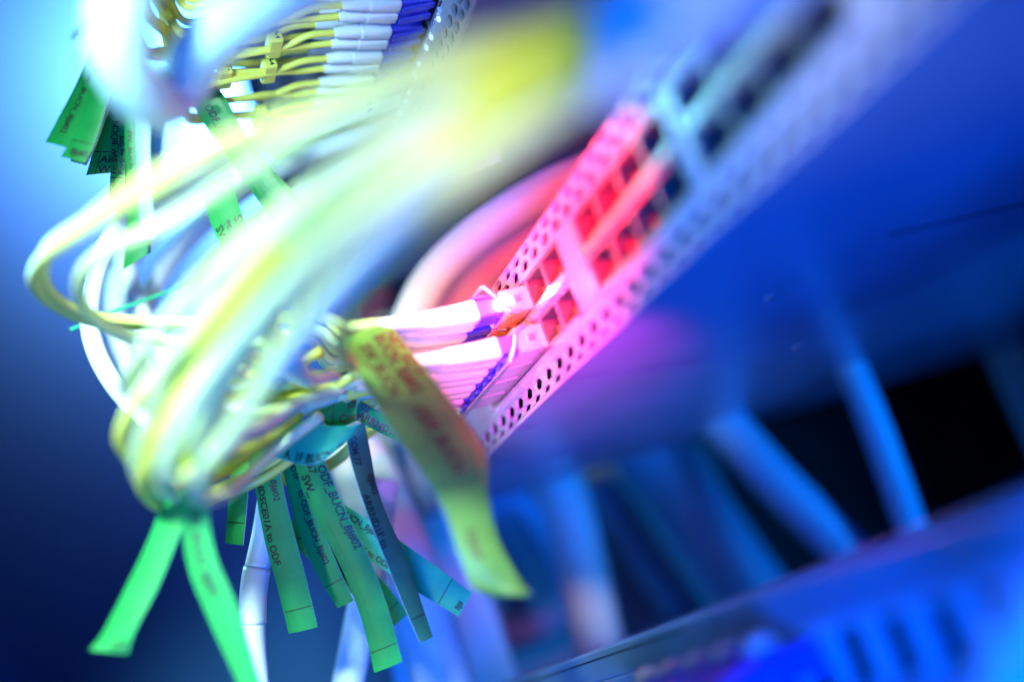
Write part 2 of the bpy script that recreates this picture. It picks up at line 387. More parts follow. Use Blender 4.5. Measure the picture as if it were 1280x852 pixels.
def switch(z0, label, blocks, honey_top=True, invert=False, led_z=None):
    """a 1U switch whose face plate spans z0 .. z0+46.3"""
    X0, X1 = -175.0, 300.0
    t = thing('network_switch', (0, 0, z0), label, 'network switch', 'rack switches')
    Z = lambda q: z0 + q
    H = 46.3; TH = 1.0
    c = MB()
    c.box((X0, 1.5, Z(0)), (X1, 470, Z(TH))); c.box((X0, 1.5, Z(H - TH)), (X1, 470, Z(H)))
    c.box((X0, 1.5, Z(TH)), (X0 + TH, 470, Z(H - TH))); c.box((X1 - TH, 1.5, Z(TH)), (X1, 470, Z(H - TH)))
    c.box((X0 + TH, 469, Z(TH)), (X1 - TH, 470, Z(H - TH)))
    c.build('chassis', MT['chassis'], t)
    # added black sheet, stands for the shade inside behind the grilles
    MB().box((X0 + TH, 52, Z(TH)), (X1 - TH, 53, Z(H - TH))).build('shade_sheet', MT['dark'], t)
    if not invert:
        bz = dict(lip=(0, 1.2), vlow=(1.2, 8.2), blo=(8.2, 11.6), op=(11.6, 37.6), bhi=(37.6, 38.6), vhi=(38.6, 46.3))
    else:
        bz = dict(lip=(0, 1.0), vlow=(1.0, 10.0), blo=(10.0, 16.0), op=(16.0, 42.0), bhi=(42.0, 43.0), vhi=(43.0, 46.3))
    f = MB(); th = 2.0
    f.box((X0, 0, Z(bz['lip'][0])), (X1, th, Z(bz['lip'][1])), 0.25)
    f.box((X0, 0, Z(bz['blo'][0])), (X1, th, Z(bz['blo'][1])), 0.3)
    f.box((X0, 0, Z(bz['bhi'][0])), (X1, th, Z(bz['bhi'][1])), 0.25)
    edges = [X0] + [e for b in blocks for e in b] + [X1]
    for i in range(0, len(edges), 2):
        f.box((edges[i], 0.01, Z(bz['op'][0])), (edges[i + 1], th, Z(bz['op'][1])), 0.5)
    f.build('face_plate', MT['face'], t)
    hexband(X0, X1, Z(bz['vlow'][0]), Z(bz['vlow'][1]), (0.8, 1.5) if not invert else (1, 1), 10.4 if not invert else 6.6, fill=0.84).build('vent_grille', MT['face'], t)
    hexband(X0, X1, Z(bz['vhi'][0]), Z(bz['vhi'][1]), (1, 1) if not invert else (1,), 10.2).build('vent_grille', MT['face'], t)
    zc = Z((bz['op'][0] + bz['op'][1]) / 2)
    for (a, b) in blocks:
        n = round((b - a) / PITCH); off = (b - a - n * PITCH) / 2
        for i in range(n):
            for s in (-1, 1): port_cage(t, a + off + (i + 0.5) * PITCH, zc + s * 7.0)
        # spring strip between the two rows: rail with raised fingers
        m = MB(); m.box((a, 0.9, zc - 1.9), (b, 3, zc + 1.9))
        x = a + 0.8
        while x < b - 2.8:
            V = [(x, 0.9, zc - 1.7), (x + 2.6, 0.9, zc - 1.7), (x + 2.6, -1.7, zc - 1.1), (x, -1.7, zc - 1.1),
                 (x, 0.9, zc + 1.7), (x + 2.6, 0.9, zc + 1.7), (x + 2.6, -1.7, zc + 1.1), (x, -1.7, zc + 1.1)]
            m.add(V, [(0, 1, 2, 3), (7, 6, 5, 4), (3, 2, 6, 7), (0, 3, 7, 4), (1, 5, 6, 2)]); x += 3.98
        m.build('spring_strip', MT['silver'], t)
        # rope-like gasket inside the block frame
        g = MB(); zl, zh = Z(bz['op'][0]) + 0.5, Z(bz['op'][1]) - 0.5
        def rib(x, z, ax):
            e = 0.75
            if ax: V = [(x, 0.2, z - e), (x + 1.1, 0.2, z - e), (x + 2.2, 0.2, z + e), (x + 1.1, 0.2, z + e)]
            else: V = [(x - e, 0.2, z), (x - e, 0.2, z + 1.1), (x + e, 0.2, z + 2.2), (x + e, 0.2, z + 1.1)]
            V = V + [(p[0], -0.9, p[2]) for p in V]
            g.add(V, [(4, 5, 6, 7), (0, 4, 7, 3), (1, 2, 6, 5), (0, 1, 5, 4), (3, 7, 6, 2)])
        x = a + 1
        while x < b - 2.5: rib(x, zl - 1.2, True); x += 2.3
        z = zl
        while z < zh - 2: rib(b + 1.0, z, False); rib(a - 1.0, z, False); z += 2.3
        g.build('gasket', MT['silver'], t)
    return t, zc, bz
B_MAIN = [(-43.4, 52.0), (67.0, 130.6), (138.5, 202.1), (210, 273.6)]
sw, ZC, BZ = switch(-30.8, 'pink-lit network switch in the middle with open red-glowing ports', B_MAIN)
# underside seam and a few fasteners
MB().box((97.0, 80, -31.15), (98.0, 330, -30.82)).build('seam', MT['dark'], sw)
for (x, y) in ((62, 58), (-20, 120), (150, 120)):
    mm_ = MB(); N = 10
    V = [(x + 2.2 * math.cos(2 * math.pi * k / N), y + 2.2 * math.sin(2 * math.pi * k / N), -30.82) for k in range(N)] + \
        [(x + 1.6 * math.cos(2 * math.pi * k / N), y + 1.6 * math.sin(2 * math.pi * k / N), -31.5) for k in range(N)]
    mm_.add(V, [(k, (k + 1) % N, N + (k + 1) % N, N + k) for k in range(N)] + [tuple(range(N, 2 * N))]).build('rivet', MT['silver'], sw)
# port numbers printed on the lower bezel
for x, s in ((22, '11'), (36, '12'), (6, '10'), (-10, '9'), (72, '13'), (88, '14'), (104, '15'), (119, '16')):
    v, f = text_mesh(s, 2.6)
    mesh_obj('printed_text', [(x + a, -0.12, -21.9 + b) for a, b in v], f, MT['greytext'], sw)
B_UP = [(-60.0, 35.4), (52, 115.6), (130, 193.6)]
swu, ZU, BZU = switch(89.5, 'blue-lit upper switch at the top edge with packed blue connectors', B_UP, invert=True)
for k in range(10):
    x = -52 + k * 8.8 + (k % 2) * 2
    mm_ = MB(); N = 8
    V = [(x + 1.1 * math.cos(2 * math.pi * q / N), -0.02, 103 + 1.1 * math.sin(2 * math.pi * q / N)) for q in range(N)] + \
        [(x + 0.7 * math.cos(2 * math.pi * q / N), -0.8, 103 + 0.7 * math.sin(2 * math.pi * q / N)) for q in range(N)]
    mm_.add(V, [(q, (q + 1) % N, N + (q + 1) % N, N + q) for q in range(N)] + [tuple(range(N, 2 * N))]).build('status_light', MT['ledw'], swu)

# ------------------------------------------------------------------ optical modules (plugged into the ports)
def module(x, z, label, flip, lit=False):
    t = thing('optical_module', (x, 0, z), label, 'optical module', 'optical modules in the switch ports')
    m = MB(); hx, hz = 6.8, 4.1
    m.box((x - hx, -9.5, z - hz), (x + hx, 38, z - hz + 0.9), 0.2); m.box((x - hx, -9.5, z + hz - 0.9), (x + hx, 38, z + hz), 0.2)
    m.box((x - hx, -9.5, z - hz + 0.9), (x - hx + 0.8, 38, z + hz - 0.9)); m.box((x + hx - 0.8, -9.5, z - hz + 0.9), (x + hx, 38, z + hz - 0.9))
    m.box((x - 0.5, -9.2, z - hz + 0.9), (x + 0.5, 10, z + hz - 0.9)); m.box((x - hx + 0.8, 9, z - hz + 0.9), (x + hx - 0.8, 10, z + hz - 0.9))
    m.build('shell', MT['module'], t)
    MB().box((x + hx - 0.1, -5.6, z - 1.1), (x + hx + 0.5, -2.8, z + 1.5), 0.15).build('side_catch', MT['silver'], t)
    g = MB()
    for q in range(5): g.box((x - 6 + q * 2.6, -9, z - flip * (hz + 0.5) - 0.35), (x - 4.4 + q * 2.6, -1.5, z - flip * (hz + 0.5) + 0.35), 0.1)
    g.build('spring_contacts', MT['gold'], t)
    P = []
    for s in (1, -1):
        side = [(x + s * 7.5, -5.0, z - flip * 4.6), (x + s * 7.5, -8.5, z - flip * 3.2), (x + s * 7.5, -11.0, z + flip * 1.5), (x + s * 7.5, -13.6, z + flip * 5.4), (x + s * 6.4, -14.6, z + flip * 6.6)]
        P += side if s == 1 else side[::-1]
    tube('bail', spline(P, 5), 0.8, MT['silver'], t, 8)
    if lit:
        path = [Vector((x + 7.2, -9.2, z - 1.6)), Vector((x + 7.4, -10.2, z)), Vector((x + 7.2, -10.8, z + 1.4))]
        tube('status_light', spline(path, 4), 1.0, MT['led'], t, 8)
    return t
RT, RB = ZC + 7.0, ZC - 7.0
COLX = [52 - PITCH * (k + 0.5) for k in range(6)]     # columns of the first block from the right
top_ord = ['nearest', 'second', 'third']
for k, o_ in enumerate(('with a white-hot light, nearest module in the upper row', 'second module from the open ports in the upper row', 'third module from the open ports in the upper row')):
    module(COLX[2 + k], RT, 'metal optical module ' + o_, 1, lit=(k == 0))
for k, o_ in enumerate(('nearest module in the lower row with bail wire down', 'second module from the open ports in the lower row', 'third module from the open ports in the lower row', 'farthest module in the lower row, mostly hidden by connectors')):
    module(COLX[2 + k], RB, 'metal optical module, ' + o_, -1)

# ------------------------------------------------------------------ fibre patch cords
def ring(c, hx, hz, p, N=16):
    out = []
    for k in range(N):
        a = 2 * math.pi * k / N; ca, sa = math.cos(a), math.sin(a)
        out.append((c[0] + hx * math.copysign(abs(ca) ** (2 / p), ca), c[1], c[2] + hz * math.copysign(abs(sa) ** (2 / p), sa)))
    return out
def loft(rings):
    N = len(rings[0]); V = [p for r in rings for p in r]; F = []
    for i in range(len(rings) - 1):
        for k in range(N): F.append((i * N + k, i * N + (k + 1) % N, (i + 1) * N + (k + 1) % N, (i + 1) * N + k))
    F.append(tuple(range(N))[::-1]); F.append(tuple((len(rings) - 1) * N + k for k in range(N)))
    return V, F
def duplex(x, z, flip, y_body, y_boot, y_end, rise):
    """returns builder that adds the two connector bodies and boots under t and gives the cord starts"""
    def add(t):
        starts = []
        for s in (1, -1):
            xc = x + s * 3.15
            b = MB(); b.box((xc - 2.35, y_boot - 0.5, z - 2.9), (xc + 2.35, y_body, z + 2.9), 0.45)
            zl = z + flip * 2.9
            V = [(xc - 1.3, y_body + 0.5, zl), (xc + 1.3, y_body + 0.5, zl), (xc + 1.3, y_boot + 0.5, zl + flip * 1.2), (xc - 1.3, y_boot + 0.5, zl + flip * 1.2)]
            V += [(p[0], p[1], p[2] + flip * 0.9) for p in V]
            b.add(V, [(0, 1, 2, 3), (4, 5, 6, 7), (0, 1, 5, 4), (2, 3, 7, 6), (1, 2, 6, 5), (0, 3, 7, 4)])
            b.build('connector_body', MT['lcblue'], t)
            R = []; n = 34
            for i in range(n + 1):
                q = i / n; y = y_boot + (y_end - y_boot) * q
                k = 1 - q
                hx = 2.0 + 1.05 * k ** 0.8; hz = 2.0 + 1.75 * k ** 0.8; p = 2 + 2.6 * k
                if q > 0.55 and i % 2: hx -= 0.5; hz -= 0.5
                if 0.48 < q <= 0.55: hx += 0.1; hz += 0.1
                R.append(ring((xc, y, z + rise * q * q), hx, hz, p))
            V, F = loft(R); mesh_obj('boot', V, F, MT['boot'], t, True)
            starts.append((Vector((xc, y_end + 1, z + rise)), Vector((xc, y_end - 9, z + rise * 1.35))))
        return starts
    return add
JIT = random.Random(3)
def patch(label, conn, route, group, m='yellow', r=1.55, spread=5.0, clip=None):
    x, z = conn['x'], conn['z']
    t = thing('patch_cord', (x, 0, z), label, 'patch cord', group)
    starts = duplex(**conn)(t)
    R = [Vector(p[:3]) if len(p) == 4 else at(*p) for p in route]
    for j, (a, b) in enumerate(starts):
        off = Vector((JIT.uniform(-1, 1), JIT.uniform(-1, 1), JIT.uniform(-1, 1))).normalized() * spread * (0.5 if j else -0.5)
        pts = [a, b]
        for i, p in enumerate(R):
            k = min(1.0, (i + 1) / 3); e = 1.0 if i < len(R) - 2 else 0.6
            wob = Vector((JIT.uniform(-1, 1), JIT.uniform(-1, 1), JIT.uniform(-1, 1))) * spread * 0.25
            pts.append(p + (off + wob) * k * e)
        tube('cord', spline(pts, 8), r, MT[m], t, 10)
    if clip:
        for (q, body) in clip:
            c = (starts[0][0] + starts[1][0]) / 2 + Vector((0, q, 0)) + Vector((0, 0, 0.2))
            MB().box((c.x - 5.6, c.y - 2.6, c.z - 2.2), (c.x + 5.6, c.y + 2.6, c.z + 2.2), 0.7).build('marker_clip', MT['yellow'], t)
            v, f = text_mesh(body, 3.4)
            mesh_obj('printed_text', [(c.x + 5.68, c.y + 1.3 - a, c.z - 1.2 + b) for a, b in v], f, MT['ink'], t)
    return t
# routes: along the sight lines, distances in mm; every cord leaves its boot, loops on the left and
# comes back towards the camera into the white sleeve at the upper right
TOP = [
 [(400, 398, 392), (300, 402, 398), (200, 408, 400), (110, 402, 385), (60, 368, 362), (62, 322, 335), (110, 285, 312), (190, 240, 292), (300, 185, 272), (430, 130, 250), (580, 80, 225), (720, 40, 205), (820, -15, 192), (900, -70, 185)],
 [(390, 415, 385), (300, 440, 378), (220, 480, 365), (175, 500, 345), (170, 470, 322), (215, 400, 300), (300, 310, 280), (420, 215, 258), (560, 130, 232), (710, 70, 208), (815, 5, 194), (900, -50, 186)],
 [(380, 425, 380), (320, 450, 365), (270, 470, 345), (240, 450, 320), (270, 385, 300), (350, 300, 282), (470, 205, 258), (600, 125, 230), (715, 85, 208), (820, 20, 195), (910, -40, 186)],
]
BOT = [
 [(420, 478, 390), (330, 505, 385), (260, 545, 375), (190, 580, 360), (150, 555, 340), (158, 505, 320), (210, 430, 298), (300, 340, 278), (430, 235, 255), (570, 150, 230), (712, 95, 207), (815, 30, 195), (905, -30, 186)],
 [(425, 485, 392), (350, 520, 392), (280, 575, 385), (225, 620, 365), (185, 600, 338), (190, 545, 315), (250, 460, 295), (340, 360, 275), (460, 250, 252), (590, 165, 228), (712, 110, 207), (815, 50, 196), (910, -10, 187)],
 [(430, 495, 398), (370, 520, 395), (300, 560, 380), (235, 600, 352), (205, 590, 328), (230, 530, 308), (310, 430, 286), (410, 320, 264), (520, 230, 243), (630, 160, 222), (715, 118, 208), (820, 60, 197), (915, 0, 188)],
 [(440, 510, 410), (400, 545, 408), (340, 590, 402), (262, 624, 396), (218, 636, 372), (185, 605, 342), (205, 545, 318), (280, 440, 290), (380, 340, 268), (500, 260, 248), (620, 190, 226), (718, 130, 209), (822, 70, 198), (920, 10, 189)],
]
names_top = ['yellow patch cord with white boots in the nearest upper port, widest loop left', 'yellow patch cord with white boots in the second upper port', 'yellow patch cord with white boots in the third upper port']
names_bot = ['yellow patch cord with white boots in the nearest lower port', 'yellow patch cord with white boots in the second lower port', 'yellow patch cord with white boots in the third lower port', 'yellow patch cord in the farthest lower port crossing before the hanging labels']
for k in range(3):
    patch(names_top[k], dict(x=COLX[2 + k], z=RT, flip=1, y_body=-8.5, y_boot=-18.5, y_end=-52, rise=3.5), TOP[k], 'patch cords of the middle switch', 'softyellow' if k == 0 else 'pale', 1.9 if k == 0 else 1.5)
for k in range(4):
    patch(names_bot[k], dict(x=COLX[2 + k], z=RB, flip=-1, y_body=-8.5, y_boot=-15.5, y_end=-49, rise=3.5), BOT[k], 'patch cords of the middle switch', 'pale' if k in (1, 2) else 'yellow', 1.5)
# upper switch cords
UCX = [35.4 - PITCH * (k + 0.5) for k in range(6)]
UT, UB = ZU + 7, ZU - 7
def lead(x, z, dz, end): return [(x * 0.95, -52, z + dz * 0.3, 'w'), (x * 0.85, -68, z + dz * 0.7, 'w'), (x * 0.75, -82, z + dz, 'w')] + end
UB_ = ZU - 7; UX = [35.4 - PITCH * (k + 0.5) for k in range(6)]
UPR = [
 (lead(UX[0], UB_, 1.0, [(205, 10, 398), (188, -25, 385)]), 'upper switch cord running along the very top edge'),
 (lead(UX[1], UB_, 0.5, [(208, 40, 398), (182, 10, 380), (180, -40, 370)]), 'upper switch cord second from the top edge'),
 (lead(UX[2], UB_, 0.0, [(212, 70, 402), (182, 62, 385), (165, 0, 365)]), 'upper switch cord with black-dotted marker clip'),
 (lead(UX[3], UB_, -0.5, [(215, 100, 410), (180, 100, 395), (152, 50, 378), (150, -20, 365)]), 'upper switch cord bending into the green shrink sleeve'),
 (lead(UX[4], UB_, -1.0, [(222, 108, 414), (185, 112, 398), (155, 80, 380), (155, 0, 365)]), 'lowest upper switch cord above the white glare'),
]
uconn = [(UCX[0], UB), (UCX[1], UB), (UCX[2], UB), (UCX[3], UB), (UCX[4], UB)]
for k, ((route, lab), (x, z)) in enumerate(zip(UPR, uconn)):
    patch('yellow ' + lab, dict(x=x, z=z, flip=-1, y_body=-1, y_boot=-13, y_end=-33, rise=0.5), route, 'patch cords of the upper switch', 'yellow', 1.25, 3.0,
          clip=[(-22, '2'), (-38, ':')] if k in (1, 2, 4) else None)
# upper row of blue connectors above them
for k in range(4):
    patch('yellow upper switch cord in the top port row, ' + ('nearest' if k == 0 else ['second', 'third', 'fourth'][k - 1]) + ' connector',
          dict(x=UCX[k], z=UT, flip=1, y_body=-1, y_boot=-13, y_end=-33, rise=1), lead(UCX[k], UT, 1.0, [(200, -50 + k * 14, 398), (170, -80, 385)]), 'patch cords of the upper switch', 'yellow', 1.25, 3.0)

# ------------------------------------------------------------------ loose cables
def cable(label, pts, r, m, group=None, name='cable', n=9, sides=14):
    P = spline([at(*p) for p in pts], n)
    o = tube(name, P, r, MT[m], None, sides)
    return tag(o, label, 'cable', group)
cable('thick pale cable hanging in a blurred hook at the top left', [(168, -60, 272), (150, 10, 274), (152, 70, 280), (178, 118, 292), (205, 126, 308), (232, 98, 312), (262, 50, 300), (330, 5, 290), (420, -45, 280)], 7.2, 'paleblue')
cable('white cable curving down the left, nearest the blue wall', [(330, 170, 470), (240, 215, 462), (165, 262, 452), (128, 320, 445), (112, 395, 440), (130, 460, 434), (180, 520, 428), (260, 560, 425)], 3.6, 'white', 'white loop cables')
cable('white cable curving inside the left loop', [(300, 190, 520), (200, 240, 505), (158, 300, 492), (162, 350, 485), (185, 410, 478), (230, 470, 470), (300, 520, 462)], 4.0, 'white', 'white loop cables')
for k, (a, r) in enumerate((([(300, 540, 505), (215, 510, 505), (155, 440, 505), (148, 355, 503), (195, 280, 500), (280, 205, 490), (380, 160, 480), (470, 130, 470), (540, 105, 470)], 4.2), ([(320, 560, 515), (240, 530, 518), (185, 460, 520), (178, 390, 520), (220, 315, 518), (300, 240, 505), (400, 185, 495), (500, 160, 485), (560, 150, 480)], 4.6),
                            ([(330, 570, 540), (265, 530, 540), (215, 460, 540), (225, 380, 538), (310, 290, 520), (420, 225, 505), (520, 190, 500), (600, 170, 495)], 5.0), ([(360, 580, 525), (300, 510, 522), (320, 420, 520), (380, 330, 505), (450, 265, 498), (540, 215, 490), (620, 185, 490)], 5.0))):
    cable(['white cable arcing under the upper switch connectors', 'second white cable arc beneath the upper connectors', 'third white cable arc beneath the upper connectors', 'lowest white cable arc behind the yellow bundle'][k], a, r, 'white', 'white arcing cables')
cable('thick pink-white cable arching behind the middle switch connectors', [(450, 520, 520), (500, 430, 510), (540, 350, 505), (600, 290, 500), (680, 240, 495), (760, 205, 490), (850, 160, 480)], 8.5, 'white')
cable('second pink-white cable arching beneath the first behind the connectors', [(500, 520, 540), (545, 430, 535), (600, 350, 530), (660, 305, 525), (740, 265, 520), (830, 215, 515)], 8.0, 'white')
# white sleeve the bundle runs into
o = cable('wide pale blue sleeve swallowing the yellow cord bundle at the top', [(735, 72, 203), (770, 50, 200), (840, 5, 194), (930, -55, 188), (1020, -120, 182)], 9.5, 'white', None, 'cable_sleeve', 12, 28)
# more foreground cords in the bundle
BUN = [
 [(420, 490, 402), (330, 525, 385), (270, 560, 352), (225, 600, 322), (205, 590, 305), (240, 500, 288), (330, 380, 268), (450, 270, 247), (590, 180, 225), (720, 105, 206)],
 [(430, 485, 404), (370, 505, 380), (310, 540, 350), (280, 560, 330), (245, 560, 312), (270, 480, 290), (370, 350, 266), (480, 255, 246), (610, 160, 224), (720, 95, 206)],
 [(420, 470, 380), (380, 470, 355), (365, 420, 330), (395, 340, 305), (470, 260, 275), (580, 180, 240), (720, 85, 207)],
 [(440, 460, 360), (425, 430, 330), (450, 370, 300), (520, 290, 270), (610, 210, 240), (720, 120, 208)],
 [(400, 440, 395), (310, 470, 380), (240, 480, 350), (280, 400, 315), (365, 305, 288), (450, 215, 268), (540, 130, 245), (640, 80, 222), (730, 50, 206)],
 [(380, 465, 398), (290, 495, 378), (222, 490, 348), (260, 410, 318), (340, 330, 295), (430, 240, 270), (530, 150, 246), (640, 90, 222), (735, 48, 205)],
  [(360, 505, 395), (280, 525, 365), (225, 520, 330), (205, 470, 306), (250, 400, 285), (330, 300, 265), (430, 210, 246), (560, 130, 225), (725, 70, 206)],
 [(380, 500, 395), (320, 540, 360), (272, 545, 325), (275, 490, 300), (320, 420, 282), (410, 310, 262), (510, 220, 243), (620, 145, 222), (725, 90, 206)],
 [(400, 520, 400), (340, 565, 385), (285, 615, 352), (245, 618, 322), (258, 580, 304), (290, 540, 292), (360, 430, 274), (450, 320, 256), (560, 220, 236), (722, 112, 207)],
 [(360, 430, 405), (250, 428, 402), (160, 420, 390), (108, 388, 368), (102, 345, 342), (140, 310, 324), (205, 282, 308), (290, 225, 290), (400, 160, 265), (520, 105, 240), (640, 60, 218), (735, 32, 205)],
]
labs = ['pale cord on the low side of the blurred loop bundle', 'pale cord through the heart of the blurred loop bundle', 'pale cord dropping to the label knot in the centre', 'cream cord along the underside of the yellow bundle', 'pale green cord along the top side of the yellow bundle', 'second pale green cord along the top of the yellow bundle', 'pale cord rising from the upper left loops into the bundle', 'pale cord along the broad middle of the bundle', 'pale cord rising from the lowest loop into the bundle', 'pale green cord highest in the bundle beneath the hook']
for a, lb in zip(BUN, labs):
    cable(lb, [(x, y, z - 10) for x, y, z in a], 2.0, 'yellow' if ('green' in lb and 'highest' not in lb) or 'cream' in lb else 'pale', 'foreground bundle cords', 'bundle_cord')
cable('thick cream cable along the lower edge of the foreground bundle', [(340, 470, 300), (400, 390, 285), (480, 300, 265), (570, 215, 245), (660, 150, 222), (740, 112, 208)], 3.2, 'white', 'foreground bundle cords', 'bundle_cord')
YB = [[(330, 545, 385), (255, 590, 358), (208, 575, 330), (215, 505, 308), (265, 410, 286), (400, 265, 255), (490, 190, 238), (590, 125, 221), (665, 85, 209), (735, 58, 199)],
 [(350, 530, 388), (285, 585, 362), (238, 590, 332), (240, 525, 308), (295, 430, 284), (430, 280, 253), (520, 200, 236), (610, 140, 218), (680, 100, 206), (740, 75, 198)],
 [(350, 455, 395), (305, 440, 345), (350, 350, 292), (420, 258, 262), (500, 170, 242), (590, 100, 223), (660, 62, 210), (735, 38, 199)],
 [(370, 520, 390), (310, 560, 360), (255, 565, 326), (260, 480, 296), (410, 310, 255), (500, 232, 238), (600, 158, 220), (680, 115, 206), (742, 90, 198)],
 [(380, 450, 395), (338, 415, 345), (380, 320, 290), (450, 225, 258), (520, 150, 238), (600, 92, 221), (670, 50, 208), (740, 25, 199)]]
for a, lb in zip(YB, ('lemon yellow strand in the middle of the bundle before the sleeve', 'lemon yellow strand just under the middle of the bundle', 'lemon yellow strand near the top of the bundle', 'lemon yellow strand near the bottom of the bundle', 'topmost lemon yellow strand entering the sleeve')):
    cable(lb, [(x, y, z - max(0, (x - 380) * 0.045)) for x, y, z in a], 2.4, 'lemon', 'foreground bundle cords', 'bundle_cord')
RJ = random.Random(11)
for k, lb in enumerate(('wispy pale strand curling at the lower left loops', 'wispy pale strand one step inside the lower loops', 'wispy pale strand rising beside the label knot', 'wispy pale strand crossing the loops at mid height', 'wispy pale strand under the upper loop', 'wispy pale strand along the outer left of the loops')):
    base = [(350 + 10 * k, 520 - 10 * k, 398), (265 + 18 * k, 575 - 32 * k, 362), (205 + 22 * k, 565 - 40 * k, 332), (180 + 30 * k, 520 - 45 * k, 312), (230 + 25 * k, 430 - 35 * k, 290), (320 + 20 * k, 330 - 25 * k, 270), (440 + 12 * k, 230 - 14 * k, 246), (580, 145 - 4 * k, 222), (728, 80 - 2 * k, 203)]
    cable(lb, [(x + RJ.uniform(-14, 14), y + RJ.uniform(-14, 14), z + RJ.uniform(-10, 6)) for x, y, z in base], 1.5, 'pale', 'foreground bundle cords', 'bundle_cord')
cable('yellow cord lying across the knot of labels', [(500, 470, 405), (440, 492, 400), (380, 490, 395), (330, 500, 385), (280, 545, 368), (228, 605, 348), (188, 596, 326), (200, 540, 308), (270, 440, 285), (370, 335, 264)], 2.0, 'yellow', 'label knot cords', 'bundle_cord')
cable('thin yellow cord dipping below the label knot', [(470, 500, 412), (420, 530, 412), (370, 548, 410), (320, 552, 408), (270, 540, 404), (235, 520, 398)], 1.8, 'yellow', 'label knot cords', 'bundle_cord')
cable('yellow cord behind the hanging labels', [(520, 500, 450), (460, 540, 445), (420, 575, 440), (390, 590, 436), (350, 600, 430)], 2.2, 'yellow', 'label knot cords', 'bundle_cord')
cable('thin teal thread crossing the white loops on the left', [(260, 345, 460), (200, 368, 455), (140, 390, 448), (88, 412, 440)], 0.7, 'teal', None, 'thread')
# green shrink sleeves
cable('short dark green shrink sleeve on the upper cords', [(206, 101, 398), (218, 102, 402), (232, 104, 405)], 1.9, 'sleeve', 'shrink sleeves', 'shrink_sleeve')
cable('short teal shrink sleeve just below the dark green one', [(232, 108, 404), (244, 109, 408), (254, 110, 410)], 1.7, 'sleeve', 'shrink sleeves', 'shrink_sleeve')
# hanging conduit tubes behind the labels
def conduit(label, pts, r, joints):
    P = spline([at(*p) for p in pts], 12); n = len(P)
    t = thing('conduit', P[-1], label, 'conduit', 'white conduits behind the labels')
    cuts = [0] + [int(j * (n - 1)) for j in joints] + [n - 1]
    for i in range(len(cuts) - 1):
        seg = P[cuts[i]:cuts[i + 1] + 1]
        if len(seg) > 1: tube('segment', seg, r + (0.35 if i % 2 else 0), MT['white'], t, 18)
conduit('white jointed conduit hanging between the two label groups', [(338, 620, 420), (330, 670, 418), (318, 730, 414), (316, 790, 412), (322, 870, 410)], 4.4, (0.42, 0.72))
conduit('pale conduit dropping behind the longest green label', [(480, 600, 470), (465, 700, 462), (450, 780, 458), (430, 880, 455)], 6.0, (0.5,))
cable('broad white cable hanging behind the narrow dark label', [(440, 560, 520), (480, 640, 515), (520, 740, 510), (560, 870, 505)], 13.0, 'white')
cable('second white cable hanging left of the broad one', [(420, 540, 540), (450, 620, 535), (490, 720, 530), (520, 870, 525)], 9.0, 'white')

# rack interior cables (right)
for lb, pts, r, mm in (
    ('pale cable standing upright behind the lower device, left of the others', [(685, 560, 640), (712, 640, 632), (735, 740, 625), (762, 870, 618)], 13.0, 'white'),
    ('pair of pale cables bending behind the green label tip', [(590, 650, 700), (640, 620, 695), (690, 680, 690), (700, 760, 685), (630, 800, 680)], 9.0, 'bluecable'),
    ('dim blue cable leaning between the upright one and the wide ones', [(740, 600, 740), (790, 680, 735), (850, 765, 730)], 9.0, 'bluecable'),
    ('wide blurred blue cable leaning right', [(770, 500, 700), (850, 610, 692), (920, 710, 684), (980, 790, 678)], 21.0, 'bluecable'),
    ('bright blue cable with a streak of light leaning right', [(890, 510, 600), (960, 590, 592), (1030, 660, 586), (1110, 740, 580)], 11.5, 'bluecable'),
    ('blue cable hanging across the black opening', [(1055, 440, 570), (1085, 510, 564), (1115, 590, 558), (1150, 690, 552)], 7.6, 'bluecable')):
    cable(lb, pts, r, mm, 'cables inside the rack')

# ------------------------------------------------------------------ lower device
LZ = -113.2
t = thing('lower_device', (0, 0, LZ - 46), 'blue lower rack device with dark jacks along the bottom right', 'network device')
c = MB(); X0, X1 = -175.0, 300.0
c.box((X0, 1.5, LZ - 46), (X1, 300, LZ - 45)); c.box((X0, 1.5, LZ - 1), (X1, 300, LZ)); c.box((X0, 1.5, LZ - 45), (X0 + 1, 300, LZ - 1)); c.box((X1 - 1, 1.5, LZ - 45), (X1, 300, LZ - 1))
c.box((X0 + 1, 40, LZ - 45), (X1 - 1, 41, LZ - 1)); c.build('chassis', MT['chassis'], t)
f = MB(); f.box((X0, 0, LZ - 10.5), (X1, 2, LZ), 0.8); f.box((X0, 0, LZ - 46), (X1, 2, LZ - 30), 0.5); f.box((X0, -0.5, LZ - 30), (4, 2, LZ - 10.5), 0.5); f.box((270, 0, LZ - 30), (X1, 2, LZ - 10.5))
f.build('face_plate', MT['chassis'], t)
MB().box((X0, -0.25, LZ - 3.1), (40, 0.1, LZ - 2.7)).build('seam', MT['dark'], t)
